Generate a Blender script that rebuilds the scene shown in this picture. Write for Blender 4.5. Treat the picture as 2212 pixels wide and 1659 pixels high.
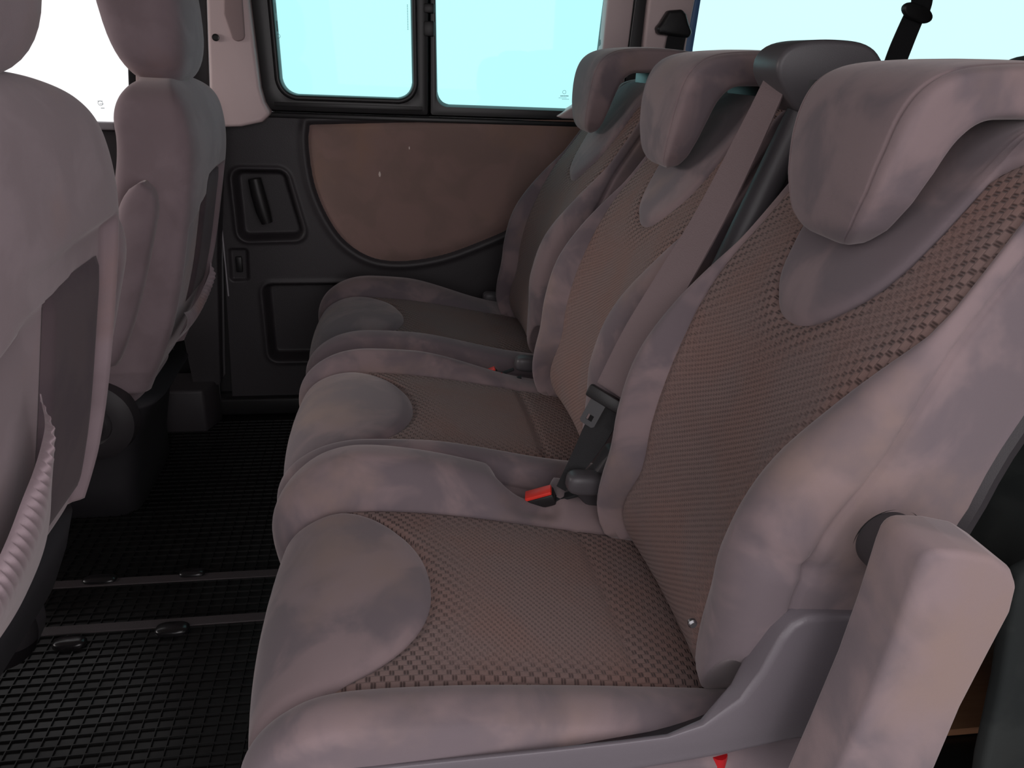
import bpy, math, random
import numpy as np
from mathutils import Vector, Matrix
random.seed(4)
for o in list(bpy.data.objects): bpy.data.objects.remove(o)
SC = bpy.context.scene
COL = SC.collection

# ---------------------------------------------------------------- camera
FPX = 1700.0; CX, CY = 1106.0, 829.5
CAM = np.array([0.0, 0.0, 0.92])
_Y = np.array([-291, -710, FPX]); _X = np.array([10500, (FPX*FPX-291*10500)/710, FPX])
_Y = _Y/np.linalg.norm(_Y); _X = _X-_X.dot(_Y)*_Y; _X = _X/np.linalg.norm(_X)
ROT = np.array([_X, _Y, np.cross(_X, _Y)])
cam_d = bpy.data.cameras.new('camera'); cam = bpy.data.objects.new('camera', cam_d); COL.objects.link(cam)
cam_d.sensor_fit = 'HORIZONTAL'; cam_d.sensor_width = 36.0; cam_d.lens = FPX/2212.0*36.0
cam_d.clip_start = 0.02; cam_d.clip_end = 100
cr = ROT @ np.array([1, 0, 0]); cu = ROT @ np.array([0, -1, 0]); cb = ROT @ np.array([0, 0, -1])
cam.matrix_world = Matrix(((cr[0], cu[0], cb[0], CAM[0]), (cr[1], cu[1], cb[1], CAM[1]), (cr[2], cu[2], cb[2], CAM[2]), (0, 0, 0, 1)))
SC.camera = cam

# ---------------------------------------------------------------- world, light, exposure
WS = 1.25
world = bpy.data.worlds.new('studio'); SC.world = world; world.use_nodes = True
bg = world.node_tree.nodes['Background']
bg.inputs[0].default_value = (1.0, 0.965, 0.98, 1); bg.inputs[1].default_value = WS
SC.view_settings.view_transform = 'Standard'; SC.view_settings.look = 'None'
SC.view_settings.exposure = 0.0; SC.view_settings.gamma = 1.0; SC.view_settings.use_curve_mapping = False
ld = bpy.data.lights.new('showroom_lamp', 'AREA'); ld.energy = 8; ld.shape = 'RECTANGLE'; ld.size = 1.6; ld.size_y = 1.0
ld.color = (1.0, 0.93, 0.95)
lamp = bpy.data.objects.new('showroom_lamp', ld); COL.objects.link(lamp)
lamp.location = (0.5, -1.3, 1.2)
lamp.rotation_euler = (Vector((0.15, 0.8, 0.4))-Vector(lamp.location)).to_track_quat('-Z', 'Y').to_euler()

l2 = bpy.data.lights.new('front_lamp', 'AREA'); l2.energy = 38; l2.shape = 'RECTANGLE'; l2.size = 1.6; l2.size_y = .7
l2.color = (1.0, .93, .88)
lamp2 = bpy.data.objects.new('front_lamp', l2); COL.objects.link(lamp2); lamp2.location = (-3.6, 1.15, 1.38)
lamp2.rotation_euler = (Vector((.4, 1.2, .7))-Vector(lamp2.location)).to_track_quat('-Z', 'Y').to_euler()

def at(px, py, x=None, y=None, z=None):
    r = ROT @ np.array([(px-CX)/FPX, (py-CY)/FPX, 1.0])
    if y is not None: t = (y-CAM[1])/r[1]
    elif x is not None: t = (x-CAM[0])/r[0]
    else: t = (z-CAM[2])/r[2]
    return CAM+r*t

# ---------------------------------------------------------------- materials
def new_mat(name):
    m = bpy.data.materials.new(name); m.use_nodes = True
    nt = m.node_tree; b = nt.nodes['Principled BSDF']
    return m, nt, b
def node(nt, typ, **kw):
    n = nt.nodes.new(typ)
    for k, v in kw.items():
        if hasattr(n, k): setattr(n, k, v)
        else: n.inputs[k].default_value = v
    return n
def mixrgb(nt, fac, a, b):
    n = nt.nodes.new('ShaderNodeMix'); n.data_type = 'RGBA'
    for s, v in ((n.inputs[0], fac), (n.inputs[6], a), (n.inputs[7], b)):
        if hasattr(v, 'links') or isinstance(v, bpy.types.NodeSocket): nt.links.new(v, s)
        else: s.default_value = v
    return n.outputs[2]
def ramp(nt, src, p0, p1):
    n = nt.nodes.new('ShaderNodeMapRange'); n.interpolation_type = 'SMOOTHSTEP'
    n.inputs[1].default_value = p0; n.inputs[2].default_value = p1
    nt.links.new(src, n.inputs[0]); return n.outputs[0]
def plastic(name, col, rough=0.45, bump=0.15, scale=900, spec=0.5):
    m, nt, b = new_mat(name)
    b.inputs['Base Color'].default_value = (*col, 1); b.inputs['Roughness'].default_value = rough
    b.inputs['Specular IOR Level'].default_value = spec
    if bump:
        tc = node(nt, 'ShaderNodeTexCoord')
        v = node(nt, 'ShaderNodeTexVoronoi'); v.inputs['Scale'].default_value = scale
        nt.links.new(tc.outputs['Object'], v.inputs['Vector'])
        bp = node(nt, 'ShaderNodeBump'); bp.inputs['Strength'].default_value = bump; bp.inputs['Distance'].default_value = 0.0006
        nt.links.new(v.outputs['Distance'], bp.inputs['Height']); nt.links.new(bp.outputs[0], b.inputs['Normal'])
    return m
def velour(name, c_lo, c_hi, c_warm, sheen=0.35):
    m, nt, b = new_mat(name)
    tc = node(nt, 'ShaderNodeTexCoord')
    n1 = node(nt, 'ShaderNodeTexNoise'); n1.inputs['Scale'].default_value = 11; n1.inputs['Detail'].default_value = 4; n1.inputs['Distortion'].default_value = 0.5
    n2 = node(nt, 'ShaderNodeTexNoise'); n2.inputs['Scale'].default_value = 5.5; n2.inputs['Detail'].default_value = 5
    n3 = node(nt, 'ShaderNodeTexNoise'); n3.inputs['Scale'].default_value = 1400; n3.inputs['Detail'].default_value = 2
    mp = node(nt, 'ShaderNodeMapping'); mp.inputs['Location'].default_value = (3.1, 7.7, 1.3)
    nt.links.new(tc.outputs['Object'], n1.inputs['Vector']); nt.links.new(tc.outputs['Object'], mp.inputs[0])
    nt.links.new(mp.outputs[0], n2.inputs['Vector']); nt.links.new(tc.outputs['Object'], n3.inputs['Vector'])
    a = mixrgb(nt, ramp(nt, n1.outputs['Fac'], .42, .62), (*c_lo, 1), (*c_hi, 1))
    c = mixrgb(nt, ramp(nt, n2.outputs['Fac'], .52, .74), a, (*c_warm, 1))
    nt.links.new(c, b.inputs['Base Color'])
    b.inputs['Roughness'].default_value = 0.95; b.inputs['Specular IOR Level'].default_value = 0.15
    b.inputs['Sheen Weight'].default_value = sheen; b.inputs['Sheen Roughness'].default_value = 0.45
    b.inputs['Sheen Tint'].default_value = (1.0, 0.9, 0.9, 1)
    bp = node(nt, 'ShaderNodeBump'); bp.inputs['Strength'].default_value = 0.25; bp.inputs['Distance'].default_value = 0.0005
    nt.links.new(n3.outputs['Fac'], bp.inputs['Height']); nt.links.new(bp.outputs[0], b.inputs['Normal'])
    return m
def weave(name, c_hi, c_lo, bw=0.0135, rh=0.0062):
    """basket weave cloth; UV in metres, attribute 'coarse' = how open the weave is"""
    m, nt, b = new_mat(name)
    def M(op, a, b_=None, c=None):
        n = nt.nodes.new('ShaderNodeMath'); n.operation = op
        for i, v in enumerate((a, b_, c)):
            if v is None: continue
            if isinstance(v, bpy.types.NodeSocket): nt.links.new(v, n.inputs[i])
            else: n.inputs[i].default_value = v
        return n.outputs[0]
    uv = node(nt, 'ShaderNodeUVMap'); uv.uv_map = 'UVMap'
    sp = node(nt, 'ShaderNodeSeparateXYZ'); nt.links.new(uv.outputs[0], sp.inputs[0]); U, V = sp.outputs[0], sp.outputs[1]
    at_ = node(nt, 'ShaderNodeAttribute'); at_.attribute_name = 'coarse'; CO = at_.outputs['Fac']
    def layer(bw, rh, rg):
        row = M('FLOOR', M('DIVIDE', V, rh)); fv = M('FRACT', M('DIVIDE', V, rh))
        fu = M('FRACT', M('ADD', M('DIVIDE', U, bw), M('MULTIPLY', row, .37)))
        d1 = M('ABSOLUTE', M('SUBTRACT', M('ABSOLUTE', M('SUBTRACT', fu, .5)), .10))       # twin dark strokes
        pu = M('SUBTRACT', 1.0, M('SMOOTH_MIN', M('DIVIDE', d1, .10), 1.0, .3))
        pv = M('SUBTRACT', 1.0, M('POWER', M('ABSOLUTE', M('MULTIPLY', M('SUBTRACT', fv, .5), 2.0)), 4.0))
        gap = M('MULTIPLY', M('MAXIMUM', pu, 0.0), pv)
        rowg = M('MULTIPLY', M('POWER', M('ABSOLUTE', M('MULTIPLY', M('SUBTRACT', fv, .5), 2.0)), 8.0), rg)
        return M('MAXIMUM', gap, rowg)
    big, small = layer(bw, rh, .25), layer(bw*.5, rh*.62, .0)
    g = M('ADD', M('MULTIPLY', big, CO), M('MULTIPLY', small, M('MULTIPLY', M('SUBTRACT', 1.0, CO), .38)))
    n1 = node(nt, 'ShaderNodeTexNoise'); n1.inputs['Scale'].default_value = 9; n1.inputs['Detail'].default_value = 4
    n2 = node(nt, 'ShaderNodeTexNoise'); n2.inputs['Scale'].default_value = 900; n2.inputs['Detail'].default_value = 1
    nt.links.new(uv.outputs[0], n1.inputs['Vector']); nt.links.new(uv.outputs[0], n2.inputs['Vector'])
    base = mixrgb(nt, ramp(nt, n1.outputs['Fac'], .4, .65), (*c_hi, 1), (c_hi[0]*1.06, c_hi[1]*.95, c_hi[2]*.9, 1))
    base = mixrgb(nt, M('MULTIPLY', n2.outputs['Fac'], .35), base, (*[v*.45 for v in c_hi], 1))
    c = mixrgb(nt, M('MINIMUM', M('MULTIPLY', g, .85), 1.0), base, (*c_lo, 1))
    nt.links.new(c, b.inputs['Base Color'])
    b.inputs['Roughness'].default_value = 0.9; b.inputs['Specular IOR Level'].default_value = 0.2; b.inputs['Sheen Weight'].default_value = 0.1
    bp = node(nt, 'ShaderNodeBump'); bp.inputs['Strength'].default_value = 0.9; bp.inputs['Distance'].default_value = 0.0020; bp.invert = True
    nt.links.new(g, bp.inputs['Height']); nt.links.new(bp.outputs[0], b.inputs['Normal'])
    return m
def glass(name, tint, refl=0.06):
    m = bpy.data.materials.new(name); m.use_nodes = True; nt = m.node_tree; nt.nodes.clear()
    out = nt.nodes.new('ShaderNodeOutputMaterial'); t = nt.nodes.new('ShaderNodeBsdfTransparent'); g = nt.nodes.new('ShaderNodeBsdfGlossy')
    t.inputs[0].default_value = (*tint, 1); g.inputs['Roughness'].default_value = 0.02
    mx = nt.nodes.new('ShaderNodeMixShader'); mx.inputs[0].default_value = refl
    nt.links.new(t.outputs[0], mx.inputs[1]); nt.links.new(g.outputs[0], mx.inputs[2]); nt.links.new(mx.outputs[0], out.inputs[0])
    return m
def rubber_mat():
    m, nt, b = new_mat('ribbed_rubber')
    tc = node(nt, 'ShaderNodeTexCoord')
    n = node(nt, 'ShaderNodeTexNoise'); n.inputs['Scale'].default_value = 14; n.inputs['Detail'].default_value = 5
    nt.links.new(tc.outputs['Object'], n.inputs['Vector'])
    rr = node(nt, 'ShaderNodeMapRange'); rr.inputs[3].default_value = .22; rr.inputs[4].default_value = .5; nt.links.new(n.outputs['Fac'], rr.inputs[0])
    nt.links.new(rr.outputs[0], b.inputs['Roughness'])
    b.inputs['Base Color'].default_value = (.0065, .0062, .0062, 1); b.inputs['Specular IOR Level'].default_value = .4
    return m
def wood_mat():
    m, nt, b = new_mat('brown_board')
    tc = node(nt, 'ShaderNodeTexCoord'); mp = node(nt, 'ShaderNodeMapping'); mp.inputs['Scale'].default_value = (3, 30, 3); mp.inputs['Rotation'].default_value = (0, 0, .6)
    n = node(nt, 'ShaderNodeTexNoise'); n.inputs['Scale'].default_value = 4; n.inputs['Detail'].default_value = 6
    nt.links.new(tc.outputs['Object'], mp.inputs[0]); nt.links.new(mp.outputs[0], n.inputs['Vector'])
    nt.links.new(mixrgb(nt, n.outputs['Fac'], (.20, .085, .04, 1), (.36, .19, .11, 1)), b.inputs['Base Color'])
    b.inputs['Roughness'].default_value = .5
    return m

VEL = velour('velour', (.172, .138, .152), (.265, .198, .205), (.275, .196, .176))
VEL2 = velour('front_velour', (.30, .23, .25), (.35, .27, .295), (.37, .24, .225))
VELDOOR = velour('door_velour', (.27, .185, .165), (.31, .205, .185), (.33, .21, .165), .1)
WEAVE = weave('basket_cloth', (.250, .172, .160), (.055, .034, .033))
BLK = plastic('black_plastic', (.016, .015, .016), .42)
DGR = plastic('charcoal_plastic', (.045, .040, .044), .5)
GREY = plastic('grey_moulding', (.16, .14, .158), .33, .12, 700)
DOORP = plastic('door_plastic', (.042, .037, .041), .5, .2, 600)
FRAME = plastic('window_rubber', (.02, .019, .02), .4, 0)
BEIGE = plastic('pillar_beige', (.76, .60, .60), .6, .1)
LGREY = plastic('light_trim', (.42, .40, .43), .6, .1)
ROOF = plastic('headliner', (.62, .55, .53), .9, .1, 300)
BODY = plastic('body_paint', (.10, .22, .45), .35, 0)
STEEL = plastic('steel', (.35, .35, .36), .3, 0); STEEL.node_tree.nodes['Principled BSDF'].inputs['Metallic'].default_value = 1
WEB = plastic('belt_webbing', (.19, .14, .145), .8, .5, 500)
WEBK = plastic('black_webbing', (.012, .012, .014), .7, .3, 500)
RED = plastic('red_button', (.85, .045, .03), .4, 0)
REDD = plastic('dark_red', (.5, .01, .015), .3, 0)
RUB = rubber_mat(); WOOD = wood_mat()
CAR3 = velour('rear_seat_cloth', (.035, .04, .04), (.05, .055, .054), (.045, .047, .045), .05)
_t = lambda *c: tuple((v/WS/.965)**.5 for v in c)   # each pane has two faces
G_CYAN = glass('tinted_glass', _t(.515, 1.08, 1.10), .018); G_PALE = glass('pale_glass', _t(.71, 1.1, 1.12), .018); G_CLR = glass('clear_glass', _t(1.1, 1.12, 1.12), .018)
INK = plastic('glass_print', (.05, .12, .12), .6, 0)

# ---------------------------------------------------------------- helpers
def link(name, me, mat, parent):
    o = bpy.data.objects.new(name, me); COL.objects.link(o)
    if mat:
        me.materials.append(mat)
    if parent:
        o.parent = parent
        if parent.type == 'EMPTY': o.matrix_parent_inverse = Matrix.Translation(-Vector(parent.location))
    return o
def raw(name, V, F, mat=None, parent=None, smooth=True, uv=None, attr=None, sharp=40):
    me = bpy.data.meshes.new(name); me.from_pydata([tuple(map(float, v)) for v in V], [], F); me.validate(); me.update()
    if uv is not None:
        l = me.uv_layers.new(name='UVMap'); idx = np.zeros(len(me.loops), dtype=np.int32); me.loops.foreach_get('vertex_index', idx)
        l.data.foreach_set('uv', np.asarray(uv, dtype=np.float32)[idx].ravel())
    if attr is not None:
        a = me.attributes.new('coarse', 'FLOAT', 'POINT'); a.data.foreach_set('value', np.asarray(attr, dtype=np.float32))
    o = link(name, me, mat, parent)
    if smooth:
        me.shade_smooth() if hasattr(me, 'shade_smooth') else None
        if sharp:
            try: me.set_sharp_from_angle(angle=math.radians(sharp))
            except Exception: pass
    return o
def thing(name, label, cat, loc=(0, 0, 0), group=None, kind=None):
    o = bpy.data.objects.new(name, None); COL.objects.link(o); o.location = loc; o.empty_display_size = .05
    tag(o, label, cat, group, kind); return o
def tag(o, label, cat, group=None, kind=None):
    if label: o['label'] = label
    if cat: o['category'] = cat
    if group: o['group'] = group
    if kind: o['kind'] = kind
    return o
def struct(o, label=None, cat=None):
    return tag(o, label, cat, None, 'structure')
def bez(pts, n=60):
    """Catmull-Rom through pts resampled to n points by arc length"""
    P = np.array(pts, float); Q = np.vstack([2*P[0]-P[1], P, 2*P[-1]-P[-2]]); out = []
    for i in range(1, len(Q)-2):
        for t in np.linspace(0, 1, 24, endpoint=False):
            a, b, c, d = Q[i-1], Q[i], Q[i+1], Q[i+2]
            out.append(.5*((2*b)+(c-a)*t+(2*a-5*b+4*c-d)*t*t+(3*b-a-3*c+d)*t**3))
    out.append(P[-1]); out = np.array(out)
    s = np.r_[0, np.cumsum(np.linalg.norm(np.diff(out, axis=0), axis=1))]
    q = np.linspace(0, s[-1], n)
    return np.stack([np.interp(q, s, out[:, k]) for k in range(out.shape[1])], 1)
def ss(a, b, x):
    t = np.clip((x-a)/(b-a), 0, 1); return t*t*(3-2*t)
def solid(name, pts, y0, y1, mat, parent=None, bevel=0.0, seg=2, axis='y', smooth=True):
    """polygon in XZ (axis y), extruded from y0 to y1; axis 'z' = polygon in XY; axis 'x' = polygon in YZ"""
    n = len(pts); V = []
    for yy in (y0, y1):
        for p in pts:
            V.append({'y': (p[0], yy, p[1]), 'z': (p[0], p[1], yy), 'x': (yy, p[0], p[1])}[axis])
    F = [tuple(range(n)), tuple(range(2*n-1, n-1, -1))]+[(i, (i+1) % n, n+(i+1) % n, n+i) for i in range(n)]
    o = raw(name, V, F, mat, parent, smooth)
    import bmesh
    bm = bmesh.new(); bm.from_mesh(o.data); bmesh.ops.recalc_face_normals(bm, faces=bm.faces); 
    if bevel:
        ed = [e for e in bm.edges if len(e.link_faces) == 2 and e.calc_face_angle(0) > .6]
        bmesh.ops.bevel(bm, geom=ed, offset=bevel, segments=seg, profile=.5, affect='EDGES', clamp_overlap=True)
    bm.to_mesh(o.data); bm.free()
    for p in o.data.polygons: p.use_smooth = smooth
    if smooth: o.data.set_sharp_from_angle(angle=math.radians(35))
    return o
def box(name, x, y, z, mat, parent=None, bevel=0.003, seg=2):
    return solid(name, [(x[0], z[0]), (x[1], z[0]), (x[1], z[1]), (x[0], z[1])], y[0], y[1], mat, parent, bevel, seg)
def rpoly(c, r, seg=8):
    """rounded polygon; r a number or one radius per corner"""
    c = [np.array(p, float) for p in c]; n = len(c); out = []
    for i in range(n):
        rr = r[i] if hasattr(r, '__len__') else r
        p, a, b = c[i], c[i-1], c[(i+1) % n]
        u = (a-p)/np.linalg.norm(a-p); v = (b-p)/np.linalg.norm(b-p)
        th = math.acos(np.clip(u.dot(v), -1, 1)); d = min(rr/math.tan(th/2), .48*np.linalg.norm(a-p), .48*np.linalg.norm(b-p))
        s, e = p+u*d, p+v*d
        for t in np.linspace(0, 1, seg):
            out.append((1-t)**2*s+2*t*(1-t)*(p*.75+.25*(s+e)/2)+t*t*e)
    return out
def ring(name, outer, inner, y0, y1, mat, parent=None, bulge=0.0, m=5):
    """frame between two outlines (same count) in XZ; room side at y0"""
    n = len(outer); V = []; F = []; rows = [(0, y1)]+[(t, y0-bulge*math.sin(math.pi*t)+(.35*(y1-y0) if t in (0, 1) and bulge else 0)) for t in np.linspace(0, 1, m)]+[(1, y1)]
    for t, yy in rows:
        for a, b in zip(outer, inner): V.append((a[0]*(1-t)+b[0]*t, yy, a[1]*(1-t)+b[1]*t))
    for k in range(len(rows)-1):
        for i in range(n): F.append((k*n+i, k*n+(i+1) % n, (k+1)*n+(i+1) % n, (k+1)*n+i))
    k = len(rows)-1
    for i in range(n): F.append((k*n+i, k*n+(i+1) % n, (i+1) % n, i))
    return raw(name, V, F, mat, parent, True, sharp=45)
def offset_poly(c, d):
    """inset (positive d) a convex-ish polygon"""
    c = [np.array(p, float) for p in c]; n = len(c); out = []
    area = sum(c[i][0]*c[(i+1) % n][1]-c[(i+1) % n][0]*c[i][1] for i in range(n)); s = 1 if area > 0 else -1
    for i in range(n):
        a, p, b = c[i-1], c[i], c[(i+1) % n]
        u = (p-a)/np.linalg.norm(p-a); v = (b-p)/np.linalg.norm(b-p)
        n1 = s*np.array([-u[1], u[0]]); n2 = s*np.array([-v[1], v[0]])
        k = (n1+n2)/(1+n1.dot(n2)); out.append(p+k*d)
    return out
def tube(name, path, r, mat, parent=None, seg=12, flat=1.0, closed_ends=True):
    P = np.array(path, float); n = len(P); V = []; F = []
    R = r if hasattr(r, '__len__') else [r]*n
    up = np.array([0, 1.0, 0])
    for i in range(n):
        t = P[min(i+1, n-1)]-P[max(i-1, 0)]; t /= np.linalg.norm(t)
        a = np.cross(t, up); 
        if np.linalg.norm(a) < 1e-3: a = np.cross(t, (1.0, 0, 0))
        a /= np.linalg.norm(a); b = np.cross(t, a)
        for k in range(seg):
            th = 2*math.pi*k/seg; V.append(P[i]+R[i]*(math.cos(th)*a+math.sin(th)*b*flat))
    for i in range(n-1):
        for k in range(seg): F.append((i*seg+k, i*seg+(k+1) % seg, (i+1)*seg+(k+1) % seg, (i+1)*seg+k))
    F += [tuple(range(seg-1, -1, -1)), tuple((n-1)*seg+k for k in range(seg))]
    return raw(name, V, F, mat, parent)
def ellipsoid(name, c, r, mat, parent=None, p=2.0, rot=None, n=28, m=16):
    V = []; F = []
    sp = lambda v: math.copysign(abs(v)**(2/p), v)
    for i in range(m+1):
        ph = -math.pi/2+math.pi*i/m
        for k in range(n):
            th = 2*math.pi*k/n
            v = Vector((r[0]*sp(math.cos(ph))*sp(math.cos(th)), r[1]*sp(math.cos(ph))*sp(math.sin(th)), r[2]*sp(math.sin(ph))))
            if rot: v = rot @ v
            V.append((c[0]+v.x, c[1]+v.y, c[2]+v.z))
    for i in range(m):
        for k in range(n): F.append((i*n+k, i*n+(k+1) % n, (i+1)*n+(k+1) % n, (i+1)*n+k))
    return raw(name, V, F, mat, parent)
def disc_y(name, c, prof, mat, parent=None, n=48):
    """lathe about the Y axis: prof = [(radius, y), ...]"""
    V = []; F = []
    for r, y in prof:
        for k in range(n): th = 2*math.pi*k/n; V.append((c[0]+r*math.cos(th), c[1]+y, c[2]+r*math.sin(th)))
    for i in range(len(prof)-1):
        for k in range(n): F.append((i*n+k, i*n+(k+1) % n, (i+1)*n+(k+1) % n, (i+1)*n+k))
    return raw(name, V, F, mat, parent, sharp=30)

# ---------------------------------------------------------------- upholstery
class Shell:
    """padded shell along a path in XZ with side bolsters.  s = metres along the path, rows follow the seams."""
    def __init__(self, path, n=400):
        self.C = bez(path, n); d = np.gradient(self.C, axis=0); d /= np.linalg.norm(d, axis=1)[:, None]
        # smooth the normals
        k = np.hanning(31); k /= k.sum()
        d = np.stack([np.convolve(np.pad(d[:, j], 15, mode='edge'), k, 'valid') for j in range(2)], 1); d /= np.linalg.norm(d, axis=1)[:, None]
        self.N = np.stack([-d[:, 1], d[:, 0]], 1)
        self.S = np.r_[0, np.cumsum(np.linalg.norm(np.diff(self.C, axis=0), axis=1))]; self.L = self.S[-1]
    def at(self, s):
        s = np.clip(s, 0, self.L)
        c = np.stack([np.interp(s, self.S, self.C[:, k]) for k in (0, 1)], -1)
        n = np.stack([np.interp(s, self.S, self.N[:, k]) for k in (0, 1)], -1); n /= np.linalg.norm(n, axis=-1)[..., None]
        return c, n
def upholster(sh, yc, seamy, edgey, bolh, depth, s0f, s1, crown, names, mats, parent, tongue_top=False,
              groove=.006, qc=.55, roll=.02, skirt_bulge=.012, side_seam=True, coarse_fn=None, extra=None, tilt_end=None, seam_off=.022):
    """seamy/edgey(s, side) lateral offset of the fabric seam and the outer edge (side -1 near, +1 far),
    bolh(s, side) bolster height, s0f(v) row where the plain tongue meets the cloth, s1 second seam row."""
    NC, NB, NS = 64, 18, 44
    vs = np.sin(np.linspace(-math.pi/2, math.pi/2, NC+1))
    NA, NM, NE = 44, 60, 22
    cols = []
    for j in range(NS): cols.append(('skirt', -1, 1-j/NS))
    for j in range(NB): cols.append(('bol', -1, 1-j/NB))
    for v in vs: cols.append(('mid', 0, v))
    for j in range(1, NB+1): cols.append(('bol', 1, j/NB))
    for j in range(1, NS+1): cols.append(('skirt', 1, j/NS))
    nr = NA+NM+NE+1; P = np.zeros((nr, len(cols), 3)); UV = np.zeros((nr, len(cols), 2)); CO = np.zeros((nr, len(cols)))
    ease = lambda t: t
    for jc, (kind, side, q) in enumerate(cols):
        v = q if kind == 'mid' else side
        s0 = s0f(np.array(float(v)))
        if tongue_top:   # cloth first, then tongue to the end
            sA = np.linspace(0, s1, NE+1)[:-1]; sB = s1+(s0-s1)*np.linspace(0, 1, NM+1)[:-1]; sC = s0+(sh.L-s0)*np.linspace(0, 1, NA+1)
        else:
            sA = np.linspace(0, s0, NA+1)[:-1]; sB = s0+(s1-s0)*np.linspace(0, 1, NM+1)[:-1]; sC = s1+(sh.L-s1)*np.linspace(0, 1, NE+1)
        s = np.concatenate([sA, sB, sC])
        c, n = sh.at(s); ones = np.ones_like(s)
        sm = {k: seamy(s, k) for k in (-1, 1)}; ed = {k: edgey(s, k) for k in (-1, 1)}
        if kind == 'mid':
            y = np.where(v < 0, sm[-1]*-v, sm[1]*v); h = crown(s)*(1-v*v)
            dm = np.minimum(np.abs(y-sm[-1]), np.abs(y-sm[1])); h = h-groove*.7*np.exp(-(dm/.006)**2)
            ds = np.abs(s-s0); h = h-groove*.8*np.exp(-(ds/.005)**2)*(1 if abs(v) < .985 else .3)
            tong = (s > s0) if tongue_top else (s < s0)
            # padded tongue stands a little proud of the cloth
            dd = np.abs(s-s0)*np.sqrt(max(1e-4, 1-v*v))+1e-4
            h = h+np.where(tong, .006*(1-np.exp(-(dd/.012))), 0)
            if s1 > 0 and not tongue_top: h = h-groove*.35*np.exp(-((s-s1)/.005)**2)
            CO[:, jc] = np.exp(-(dm/.035)**2)*.9+np.exp(-(ds/.045)**2)*.8+(0 if tongue_top else .75*ss(s1-.002, s1+.002, s))
        elif kind == 'bol':
            y = sm[side]+(ed[side]-sm[side])*q; b = bolh(s, side); w = np.abs(ed[side]-sm[side])+1e-5
            up = b*np.sin(math.pi/2*np.minimum(1, q/qc)); rl = np.minimum(roll, w*(1-qc)*1.1)
            h = up-(rl*(1-math.sqrt(max(0, 1-((q-qc)/(1-qc))**2))) if q > qc else 0)
            h = h-groove*.7*np.exp(-((q*w)/.006)**2)
        else:
            w = np.abs(ed[side]-sm[side])+1e-5; rl = np.minimum(roll, w*(1-qc)*1.1)
            top = bolh(s, side)-rl; h = top+(-depth(s)-top)*q**1.0
            y = ed[side]+side*skirt_bulge*np.sin(math.pi*min(1, q*1.1))*ones
            if side_seam: 
                dd = (top-h); y = y-side*.0045*np.exp(-((dd-seam_off)/.0032)**2)
        if tilt_end is not None: c, n = tilt_end(s, c, n)
        P[:, jc, 0] = c[:, 0]+n[:, 0]*h; P[:, jc, 2] = c[:, 1]+n[:, 1]*h; P[:, jc, 1] = yc+y
        UV[:, jc, 0] = s; UV[:, jc, 1] = y
    if coarse_fn is not None: CO = coarse_fn(UV, CO)
    if extra is not None: P = extra(P, UV)
    nc = len(cols); jm0 = NS+NB; jm1 = jm0+NC
    if tongue_top: r0, r1 = 0, NE+NM; rb = NE
    else: r0, r1 = NA, nr-1; rb = NA+NM
    def sub(mask, name, mat, par, ends=False):
        idx = -np.ones((nr, nc), int); V = []; F = []; uv = []; co = []
        for r in range(nr-1):
            for c_ in range(nc-1):
                if mask(r, c_):
                    q = []
                    for a, b in ((r, c_), (r, c_+1), (r+1, c_+1), (r+1, c_)):
                        if idx[a, b] < 0: idx[a, b] = len(V); V.append(P[a, b]); uv.append(UV[a, b]); co.append(min(1, CO[a, b]))
                        q.append(int(idx[a, b]))
                    F.append(tuple(q[::-1]))
        if ends:
            for r in (0, nr-1):
                lp = [int(idx[r, c_]) for c_ in range(nc)]
                if r == 0 and min(lp) >= 0: F.append(tuple(lp))
                if r == nr-1 and min(lp) >= 0: F.append(tuple(lp[::-1]))
        return raw(name, V, F, mat, par, True, uv, co, sharp=0)
    cloth = lambda r, c_: jm0 <= c_ < jm1 and r0 <= r < r1
    body = sub(lambda r, c_: not cloth(r, c_), names[0], mats[0], parent)
    fab = sub(cloth, names[1], mats[1], body)
    return body, fab, P
def cst(v): return lambda s, side=0: np.zeros_like(s)+v

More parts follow.
